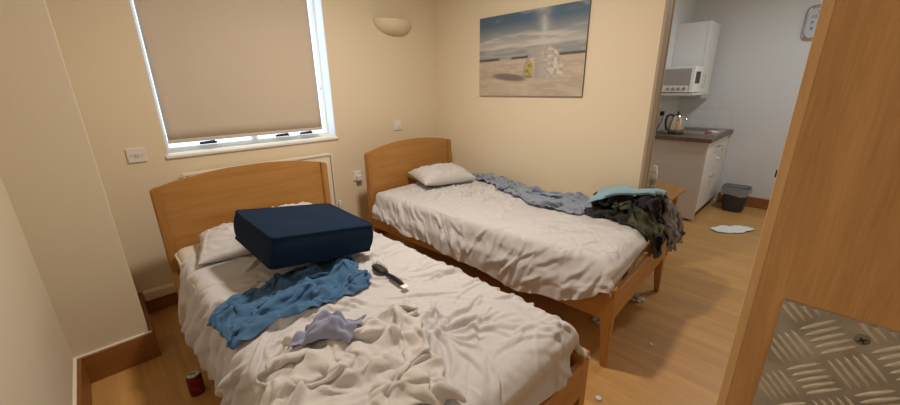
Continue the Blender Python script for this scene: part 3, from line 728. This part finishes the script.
# clothes on the foot of the far bed
slab(B2); add_collider(box_mesh(B2[0]-BW/2, B2[0]+BW/2, B2[1]-.003, B2[1]+BL-.03, .285, .46, bev=.006)); add_collider(box_mesh(XR, XR+.3, .86, 3, 0, 1.4, bev=.001))
def garment(name, key, L, W, c, rot, s, seed, m_, lab, cat='clothing', n=(46, 34), amp=.03, z0=.05, frames=36, bend=.03, thick=.007, lat=.05):
    P, F = crumple(n[0], n[1], L, W, c, rot, s, seed, amp=amp, z0=z0, freq=4, lat=lat)
    Q = settle(key, P, F, frames, bend=bend, mass=.5, damp=1.5); Q[..., 2] = np.where(Q[..., 2] > .61, .61+(Q[..., 2]-.61)*1.22, Q[..., 2])
    o = cloth_obj(name, Q, m_, thick); tag(o, lab, cat, None); add_collider(grid_mesh('c', Q)); return Q
def camo():
    m = mat('olive_camouflage', (.09, .10, .05), .9); nt = m.node_tree; tc = nt.nodes.new('ShaderNodeTexCoord'); n = nt.nodes.new('ShaderNodeTexNoise'); n.inputs['Scale'].default_value = 14
    r = nt.nodes.new('ShaderNodeValToRGB'); r.color_ramp.interpolation = 'CONSTANT'; e = r.color_ramp.elements; e[0].color = (.015, .016, .012, 1); e[1].position = .43; e[1].color = (.045, .047, .026, 1)
    q = e.new(.54); q.color = (.085, .08, .052, 1); q = e.new(.64); q.color = (.03, .035, .02, 1)
    nt.links.new(tc.outputs['Object'], n.inputs['Vector']); nt.links.new(n.outputs[0], r.inputs[0]); nt.links.new(r.outputs[0], nt.nodes['Principled BSDF'].inputs['Base Color']); return m
def stripes():
    m = mat('grey_striped', (.2, .2, .21), .9); nt = m.node_tree; tc = nt.nodes.new('ShaderNodeTexCoord'); n = nt.nodes.new('ShaderNodeTexWave'); n.bands_direction = 'X'; n.inputs['Scale'].default_value = 9; n.inputs['Distortion'].default_value = 1
    r = nt.nodes.new('ShaderNodeValToRGB'); e = r.color_ramp.elements; e[0].color = (.10, .10, .11, 1); e[1].color = (.30, .29, .29, 1)
    nt.links.new(tc.outputs['Object'], n.inputs['Vector']); nt.links.new(n.outputs[0], r.inputs[0]); nt.links.new(r.outputs[0], nt.nodes['Principled BSDF'].inputs['Base Color']); return m
G1 = garment('black_trousers', 'g1j', .85, .60, (2.48, .82, .60), PI/2+.1, (.72, .70), 101, mat('black_cotton', (.012, .012, .014), .85, sheen=.1), 'black trousers at the bottom of the clothes pile, hanging off the far bed', amp=.06, z0=.08, thick=.012)
G2 = garment('camouflage_shirt', 'g2j', .50, .42, (2.39, .74, .66), PI/2-.2, (.75, .62), 111, camo(), 'olive camouflage garment in the clothes pile on the far bed', amp=.05, z0=.09, thick=.012)
G3 = garment('dark_jacket', 'g3j', .80, .70, (2.57, .86, .69), PI/2+.15, (.60, .58), 121, mat('charcoal_jersey', (.016, .016, .022), .9, sheen=.1), 'dark charcoal top under the pale blue shirt in the pile', amp=.07, z0=.12, thick=.020, bend=.3)
G4 = garment('grey_shirt', 'g4j', .66, .34, (2.63, .66, .76), PI/2-.1, (.80, .62), 131, stripes(), 'grey striped garment sliding off the corner of the clothes pile', amp=.05, z0=.10, thick=.014)
Q = fold_on_top([G1, G2, G3, G4], (2.50, .850), PI/2+.22, .39, .25, 7)
M_PB = mat('pale_blue_cotton', (.25, .42, .52), .9, bump=.2, bscale=300)
o = cloth_obj('blue_shirt', Q, M_PB, .013); tag(o, 'folded pale blue shirt on top of the clothes pile', 'clothing')
Q2 = Q[:30, 6:].copy(); Q2[..., 0] -= .015; Q2[..., 2] += .012
cloth_obj('folded_sleeve', Q2, M_PB, .010, 1, o)
clear_colliders()

# hairbrush
t = thing('hairbrush', (.85, 1.30, MZ1+.030), 'black hairbrush with a white tag lying on the near bed', 'brush', rotz=-PI/2-.06)
m = MB(); m.lathe([(0, -.5), (.30, -.46), (.46, -.25), (.5, 0), (.46, .25), (.30, .46), (0, .5)], 20, Matrix.Translation((-.075, 0, 0)) @ Matrix.Rotation(PI/2, 4, 'Y') @ Matrix.Diagonal((.022, .052, .115, 1)))
m.build('brush_head', M_BLACK, t, True)
m = MB(); m.tube([(-.025, 0, 0), (0, 0, 0), (.05, 0, .002), (.10, 0, .002), (.125, 0, 0)], [.009, .009, .012, .011, .008], 12); m.build('handle', M_BLACK, t, True)
m = MB()
for i in range(8):
    for j in range(5):
        x = -.118+i*.0125; y = (j-2)*.008; m.tube([(x, y, .008), (x, y, .024)], .0012, 5)
m.build('bristles', mat('pale_bristle', (.35, .33, .30), .6), t)
m = MB(); m.tube([(.126, 0, .0), (.14, .012, .0), (.147, 0, 0), (.138, -.012, 0), (.126, 0, 0)], .0016, 6); m.build('hanging_loop', M_BLACK, t)
m = MB(); m.box(.128, .158, -.018, .012, .000, .003, bev=.001); m.build('tag', mat('white_card', (.9, .88, .85), .6), t)['label'] = 'small white tag'

# ------------------------------------------------------------------ floor items
t = thing('drink_can', (.098, 1.945, 0), 'open dark red drink can standing on the floor by the near bed', 'can')
m = MB(); m.lathe([(.0, .004), (.022, .002), (.026, 0), (.033, .008), (.033, .098), (.027, .112), (.0275, .115), (.025, .115), (.0245, .110), (0, .110)], 32, mi=0)
o = m.build('can_body', mat('dark_red_print', (.20, .022, .012), .35, .5, var=.5, vscale=40), t, True)
m = MB(); m.lathe([(0, .1112), (.0235, .1112), (.0245, .1155), (.0275, .1155), (.0278, .112)], 32); m.build('can_lid', M_STEEL, t, True)
m = MB(); m.prism([(x*.5, y*.5) for x, y in rrect(-.022, .022, .002, .026, .010, 5)], 2, .1114, .1118); m.build('opening', M_BLACK, t)
m = MB(); m.prism(rrect(-.007, .007, -.018, .001, .006, 4), 2, .1135, .1145); m.build('ring_pull', M_STEEL, t)
m = MB(); m.lathe([(0, .011), (.012, .011), (.014, .009), (.0145, 0), (.012, 0), (.011, .008), (0, .008)], 24)
for k in range(24): a = 2*PI*k/24; m.box(.0142*math.cos(a)-.0006, .0142*math.cos(a)+.0006, .0142*math.sin(a)-.0006, .0142*math.sin(a)+.0006, .001, .009)
o = m.build('bottle_cap', mat('cap_white', (.62, .66, .70), .4), smooth=True); o.location = (1.468, .505, 0); tag(o, 'white plastic bottle cap on the floor off the near bed foot', 'bottle cap')
def scrap(name, c, L, W, rot, seed, m_, lab, cat, amp=.012, group=None):
    n, k = 26, 16; u = np.linspace(-.5, .5, n); v = np.linspace(-.5, .5, k); U, V = np.meshgrid(u, v, indexing='ij')
    r = 1+.18*noise2(U*4+8, V*0+seed, seed)
    X = U*L; Y = V*W*r*(1-.5*np.abs(U*2)**3); Z = .003+amp*np.abs(noise2(U*7+3, V*5+3, seed))+amp*.6*np.abs(noise2(U*13+3, V*9+3, seed+1))
    ca, sa = math.cos(rot), math.sin(rot)
    o = cloth_obj(name, np.stack([ca*X-sa*Y, sa*X+ca*Y, Z], -1), m_, .0015, 1); o.location = (*c, 0); tag(o, lab, cat, group)
scrap('paper_towel', (4.50, .47), .42, .17, -.69, 5, mat('white_tissue', (.80, .82, .86), .9), 'crumpled white paper lying on the kitchen floor before the bin', 'paper', .02)
M_PLAS = mat('clear_wrapper', (.8, .82, .84), .15, trans=.55, ior=1.1)
scrap('plastic_wrapper', (2.47, .72), .17, .09, -.9, 9, M_PLAS, 'crinkled clear plastic wrapper on the floor beside the far bed leg', 'wrapper', .03)
scrap('plastic_wrapper', (2.05, .78), .10, .05, .6, 12, M_PLAS, 'small clear wrapper under the middle of the far bed foot', 'wrapper', .02)
scrap('paper_scrap', (2.06, .46), .025, .014, .3, 15, mat('white_tissue', (.80, .82, .86), .9), 'tiny white paper scrap on the open floor', 'paper', .004)

# ------------------------------------------------------------------ kitchen
# base unit
t = thing('kitchen_cabinet', (4.48, .82, 0), 'white kitchen base cabinet under the worktop, end panel towards the beds', 'cabinet')
M_GAP = mat('shadow_gap', (.03, .03, .03), .8)
m = MB(); m.box(0, .018, 0, .59, .025, .864, bev=.001); m.build('end_panel', M_CAB, t)
m = MB(); m.box(.020, 1.05, .024, .59, .06, .862); m.build('body', mat('carcass', (.45, .42, .40), .5), t)
m = MB(); m.box(.03, 1.05, .05, .07, .0, .10); m.build('plinth', M_GAP, t)
for k, (z0, z1, hz_) in enumerate(((.52, .85, .78), (.105, .51, .45))):
    m = MB(); m.box(.024, .60, .0, .020, z0, z1, bev=.002); d = m.build('door', M_CABW, t)
    m = MB(); m.tube([(.36, -.001, hz_), (.36, -.028, hz_), (.50, -.028, hz_), (.50, -.001, hz_)], .006, 8); m.build('handle', M_CHROME, d, True)
m = MB(); m.box(.605, 1.05, .0, .020, .105, .85, bev=.002); d = m.build('door', M_CABW, t)
m = MB(); m.tube([(.64, -.001, .62), (.64, -.028, .62), (.64, -.028, .76), (.64, -.001, .76)], .006, 8); m.build('handle', M_CHROME, d, True)
# worktop with sink
t = thing('worktop', (4.45, .79, .865), 'dark brown kitchen worktop with an inset steel sink', 'worktop')
m = MB(); 
b0 = [(0, .44), (.0, .628)]
m.box(0, 1.098, 0, .05, 0, .04, bev=.003); m.box(0, .40, .05, .628, 0, .04); m.box(1.04, 1.098, .05, .628, 0, .04); m.box(.40, 1.04, .58, .628, 0, .04); m.box(.40, 1.04, .05, .58, 0, .012)
m.build('worktop_board', mat('dark_brown_laminate', (.135, .085, .058), .4, var=.3, vscale=20), t)
sk = MB(); sk.box(.39, 1.05, .04, .13, .036, .043, bev=.003); sk.box(.39, 1.05, .50, .59, .036, .043, bev=.003); sk.box(.39, .66, .13, .50, .036, .041, bev=.002); sk.box(1.00, 1.05, .13, .50, .036, .043, bev=.003)
for k in range(7): sk.box(.42, .64, .16+k*.048, .168+k*.048, .040, .045, bev=.002)
sk.box(.66, 1.0, .13, .50, .012, .014); sk.box(.655, .66, .13, .50, .012, .042); sk.box(1.0, 1.005, .13, .50, .012, .042); sk.box(.66, 1.0, .125, .13, .012, .042); sk.box(.66, 1.0, .5, .505, .012, .042)
sink = sk.build('sink', M_STEEL, t)
m = MB(); m.lathe([(.022, .04), (.022, .052), (.012, .06), (.012, .10)], 16, Matrix.Translation((.60, .54, 0)))
m.tube([(.60, .54, .09), (.60, .54, .15), (.61, .52, .175), (.62, .47, .185), (.63, .41, .180), (.632, .395, .165)], .009, 10); m.tube([(.60, .54, .10), (.60, .585, .13)], .006, 8)
m.build('tap', M_CHROME, sink, True)
m = MB(); m.lathe([(0, .02), (.02, .016), (.028, .006), (.028, 0), (0, 0)], 16); o = m.build('red_pot_lid', mat('red_plastic', (.45, .03, .02), .4), smooth=True); o.location = (4.95, .93, .911); tag(o, 'small red plastic item on the sink draining board', 'sponge')
m = MB(); m.box(-.055, .055, -.035, .035, 0, .016, bev=.005); o = m.build('soap_dish', mat('white_soap', (.7, .68, .66), .5)); o.location = (5.05, .90, .9115); o.rotation_euler = (0, 0, .5); tag(o, 'small white dish beside the red item on the sink', 'dish')
# splashback tiles
def tiles(ax, c, a0, a1, z0, z1, name):
    m = MB(); tw, th, g = .15, .118, .003; a = a0; 
    while a < a1-1e-4:
        z = z0
        while z < z1-.01:
            if ax == 0: m.box(c-.007, c, a+g, min(a+tw, a1), z+g, z+th, bev=.0015)
            else: m.box(a+g, min(a+tw, a1), c-.007, c, z+g, z+th, bev=.0015)
            z += th
        a += tw
    if ax == 0: m.box(c-.005, c, a0, a1, z0, z0+th*round((z1-z0)/th), mi=1)
    else: m.box(a0, a1, c-.005, c, z0, z0+th*round((z1-z0)/th), mi=1)
    return struct(m, name, [mat('white_tile', (.70, .70, .70), .25), mat('grout', (.60, .59, .57), .8)])
tiles(0, XK, .82, YK, .905, 1.22, 'trim_4'); tiles(1, YK, 4.45, XK-.008, .905, 1.22, 'trim_5')
# wall cupboard and shelf
t = thing('wall_cupboard', (5.0, 1.10, 1.345), 'white wall cupboard behind the microwave in the kitchen corner', 'cupboard')
m = MB(); m.box(0, .43, .020, .318, 0, .735, bev=.001); m.build('body', M_CABW, t)
m = MB(); m.box(-.001, .43, 0, .018, .0, .735, bev=.001); d = m.build('door', M_CABW, t)
m = MB(); m.tube([(.04, 0, .06), (.04, -.026, .06), (.04, -.026, .18), (.04, 0, .18)], .006, 8); m.build('handle', M_CHROME, d, True)
m = MB(); m.box(4.60, 5.46, 1.06, YK, 1.322, 1.344, bev=.002); o = m.build('shelf', mat('pale_shelf_board', (.66, .63, .58), .5)); tag(o, 'white shelf board under the microwave and wall cupboard', 'shelf')
# microwave: front faces the beds
t = thing('microwave', (4.64, 1.085, 1.344), 'white microwave oven on the shelf before the wall cupboard', 'microwave')
mw, md, mh = .315, .33, .272
m = MB(); m.box(.014, md, 0, mw, .008, mh, bev=.006); m.build('casing', M_WHITE, t)
m = MB(); m.box(0, .014, 0, mw, .01, mh-.002, bev=.004); fp = m.build('front', M_WHITE, t)
m = MB(); m.box(-.004, .001, .035, mw-.03, .085, mh-.025, bev=.002); m.build('door_window', mat('smoked_glass', (.36, .34, .33), .2), fp)
m = MB(); m.box(-.006, .0, .022, .032, .02, mh-.02, bev=.002); m.box(-.003, .0, .03, mw-.02, mh-.02, mh-.014); m.build('door_frame', M_WHITE, fp)
for k in range(4):
    m = MB(); m.lathe([(0, .012), (.016, .011), (.018, 0)], 20, Matrix.Translation((.001, .08+k*.052, .046)) @ Matrix.Rotation(-PI/2, 4, 'Y')); m.box(-.014, -.010, .078+k*.052, .082+k*.052, .034, .058); m.build('knob', mat('knob_grey', (.35, .34, .33), .4, .4), fp, True)
m = MB(); m.box(.05, md-.1, -.002, .001, .10, .22)
m.build('side_vent', M_BLACK, t)
for s in (.03, mw-.05):
    for q in (.03, md-.06): m = MB(); m.box(q, q+.02, s, s+.02, 0, .009); m.build('foot', M_BLACK, t)
# kettle
t = thing('kettle', (4.72, 1.195, .905), 'polished steel electric kettle on the worktop', 'kettle', rotz=2.2)
m = MB(); m.lathe([(0, 0), (.075, 0), (.082, .008), (.08, .016), (0, .016)], 32); m.build('kettle_base', M_BLACK, t, True)
m = MB(); m.lathe([(0, .018), (.072, .018), (.078, .03), (.079, .06), (.074, .12), (.062, .175), (.050, .198), (.046, .204), (0, .204)], 40)
b = bmesh.new(); q = [b.verts.new(p) for p in [(-.05, -.018, .200), (-.05, .018, .200), (-.055, .014, .155), (-.055, -.014, .155), (-.095, 0, .200), (-.078, 0, .165)]]
for f in ((0, 1, 4), (1, 2, 5, 4), (0, 4, 5, 3), (2, 3, 5)): b.faces.new([q[i] for i in f])
bmesh.ops.recalc_face_normals(b, faces=b.faces[:]); m._add(b)
m.build('kettle_body', mat('polished_steel', (.62, .57, .50), .16, 1), t, True)
m = MB(); m.lathe([(0, .222), (.012, .222), (.016, .214), (.044, .209), (.047, .203)], 32); m.lathe([(0, .245), (.009, .242), (.009, .228), (.005, .22)], 16); m.build('lid', M_BLACK, t, True)
m = MB(); m.tube([(.042, 0, .200), (.075, 0, .212), (.108, 0, .195), (.118, 0, .150), (.112, 0, .09), (.095, 0, .045), (.076, 0, .040)], [.011, .013, .013, .012, .011, .010, .009], 10); m.build('handle', M_BLACK, t, True)
kettle_inv = (Matrix.Translation((4.72, 1.195, .905)) @ Matrix.Rotation(2.2, 4, 'Z')).inverted()
m = MB(); m.tube([(4.645, 1.21, .912), (4.60, 1.24, .910), (4.55, 1.32, .911), (4.62, 1.375, .925), (4.72, 1.385, .96), (4.79, 1.375, 1.02), (4.82, 1.372, 1.08), (4.82, 1.378, 1.10)], .004, 8)
m.bm.transform(kettle_inv); m.build('cord', M_BLACK, t, True)
t = thing('kitchen_socket', (4.84, YK-.007, 1.115), 'white double socket on the kitchen tiles above the kettle', 'socket')
m = MB(); m.box(-.07, .07, -.010, 0, -.043, .043, bev=.003); m.build('faceplate', M_WHITE, t)
m = MB(); m.box(.03, .045, -.015, -.009, .01, .03, bev=.002); m.build('rocker', M_WHITE, t)
m = MB(); m.box(4.80, 4.845, 1.368, 1.402, 1.09, 1.14, bev=.006); o = m.build('black_plug', M_BLACK); tag(o, 'black plug in the kitchen socket above the kettle', 'plug')
# stool-height side table with rounded top beyond the wall end
t = thing('side_table', (3.20, .96, 0), 'beech side table with rounded corners behind the clothes pile', 'table')
m = MB(); m.prism(rrect(-.27, .27, -.25, .26, .09, 8), 2, .598, .622, bev=.004); m.build('tabletop', M_BEDX, t)
for q in (-.18, .16): m = MB(); m.box(-.2, .2, q, q+.02, .52, .598); m.build('apron', M_BEDX, t)
for sx in (-1, 1):
    for sy in (-1, 1):
        m = MB(); m.prism(rrect(sx*.2-.02, sx*.2+.02, sy*.18-.02, sy*.18+.02, .006, 3), 2, 0, .598); m.build('leg', M_BEDZ, t)
t = thing('spray_can', (3.25, .925, .622), 'white aerosol can with cap standing on the side table', 'can')
m = MB(); m.lathe([(0, 0), (.025, 0), (.027, .004), (.027, .135), (.024, .143), (.017, .15)], 28); m.build('can_body', mat('can_white', (.72, .70, .68), .35, var=.25, vscale=60), t, True)
m = MB(); m.lathe([(0, .186), (.016, .184), (.019, .178), (.020, .150), (.024, .147)], 24); m.build('cap', M_WHITE, t, True)
m = MB(); m.lathe([(.0272, .03), (.0272, .075)], 28); m.build('printed_band', mat('grey_print', (.42, .40, .40), .5, var=.5, vscale=90), t, True)
m = MB(); m.lathe([(0, 0), (.028, 0), (.032, .08), (.030, .08), (.026, .006), (0, .006)], 28); o = m.build('drinking_glass', mat('clear_glass', (.9, .93, .95), .05, trans=.9, ior=1.3), smooth=True); o.location = (3.14, .955, .622); tag(o, 'short clear glass beside the aerosol can', 'glass')
# bin
t = thing('waste_bin', (5.26, .60, 0), 'dark grey waste bin with a clear liner by the kitchen wall', 'bin')
def loop(hx, hy, r, z, n=5): return [(x, y, z) for x, y in rrect(-hx, hx, -hy, hy, r, n)]
def loft(loops, closed_bottom=True):
    b = bmesh.new(); R_ = [[b.verts.new(p) for p in l] for l in loops]; n = len(R_[0])
    for A, B in zip(R_[:-1], R_[1:]):
        for i in range(n): b.faces.new((A[i], A[(i+1) % n], B[(i+1) % n], B[i]))
    if closed_bottom: b.faces.new(R_[0])
    bmesh.ops.recalc_face_normals(b, faces=b.faces[:]); return b
m = MB(); m._add(loft([loop(.09, .09, .05, 0), loop(.10, .10, .055, .02), loop(.125, .125, .06, .27), loop(.130, .130, .06, .272), loop(.130, .130, .06, .285), loop(.122, .122, .058, .285), loop(.098, .098, .05, .02)]))
m.build('bin_body', mat('bin_grey', (.045, .048, .055), .45), t, True)
rs = np.random.RandomState(4); b = loft([[(x*(1+.03*rs.randn()), y*(1+.03*rs.randn()), z+.014*rs.randn()) for x, y, z in loop(.134, .134, .06, zz)] for zz in (.20, .25)]+[loop(.133, .133, .06, .289)]+[[(x*(1+.03*rs.randn()), y*(1+.03*rs.randn()), z) for x, y, z in loop(.112-k*.004, .112-k*.004, .05, .27-k*.06)] for k in range(4)], False)
m = MB(); m._add(b); m.build('bin_liner', mat('clear_liner', (.55, .57, .6), .2, alpha=.42), t, True)
# clock
t = thing('wall_clock', (XK, .235, 2.018), 'rounded square chrome wall clock on the kitchen wall', 'clock')
def ring(o1, i1, x0, x1, r1, r2):
    b = bmesh.new(); A = [(y, z) for y, z in rrect(-o1, o1, -o1, o1, r1, 8)]; B = [(y, z) for y, z in rrect(-i1, i1, -i1, i1, r2, 8)]; n = len(A)
    q = [[b.verts.new((x, *p)) for p in pts] for x, pts in ((0, A), (x0, A), (x1, [( (a[0]+c[0])/2, (a[1]+c[1])/2) for a, c in zip(A, B)]), (x0, B), (0, B))]
    for a, c in zip(q[:-1], q[1:]):
        for i in range(n): b.faces.new((a[i], a[(i+1) % n], c[(i+1) % n], c[i]))
    bmesh.ops.recalc_face_normals(b, faces=b.faces[:]); return b
m = MB(); m._add(ring(.163, .138, -.026, -.036, .06, .045)); m.build('clock_case', M_CHROME, t, True)
m = MB(); m.prism(rrect(-.140, .140, -.140, .140, .05, 8), 0, -.016, -.001); m.build('clock_face', mat('clock_face', (.50, .54, .62), .5), t)
def text_mesh(s, size):
    c = bpy.data.curves.new('t', 'FONT'); c.body = s; c.size = size; c.align_x = 'CENTER'; c.align_y = 'CENTER'; c.extrude = .0005
    o = bpy.data.objects.new('t', c); COL.objects.link(o); dg = bpy.context.evaluated_depsgraph_get(); me = bpy.data.meshes.new_from_object(o.evaluated_get(dg)); bpy.data.objects.remove(o); return me
FM = Matrix(((0, 0, -1, -.0165), (-1, 0, 0, 0), (0, 1, 0, 0), (0, 0, 0, 1)))   # text plane facing -x, right of text towards -y
for h_ in range(1, 13):
    m = MB()
    a = PI/2-h_*PI/6; rr = .102/max(abs(math.cos(a)), abs(math.sin(a)))**.6
    me = text_mesh(str(h_), .046); b = bmesh.new(); b.from_mesh(me); m._add(b, 0, FM @ Matrix.Translation((rr*math.cos(a), rr*math.sin(a), 0)))
    m.build('numeral', mat('numeral_ink', (.03, .03, .05), .5), t)
for nm, a, L_, wd in (('hour_hand', math.radians(205), .055, .004), ('minute_hand', math.radians(205+0), .085, .0028)):
    if nm == 'hour_hand': a = math.radians(160)
    b = bmesh.new(); bmesh.ops.create_cube(b, size=1); m = MB(); m._add(b, 0, FM @ Matrix.Rotation(a, 4, 'Z') @ Matrix.Translation((L_/2-.01, 0, .003)) @ Matrix.Diagonal((L_, wd*1.6, .001, 1))); m.build(nm, M_BLACK, t)
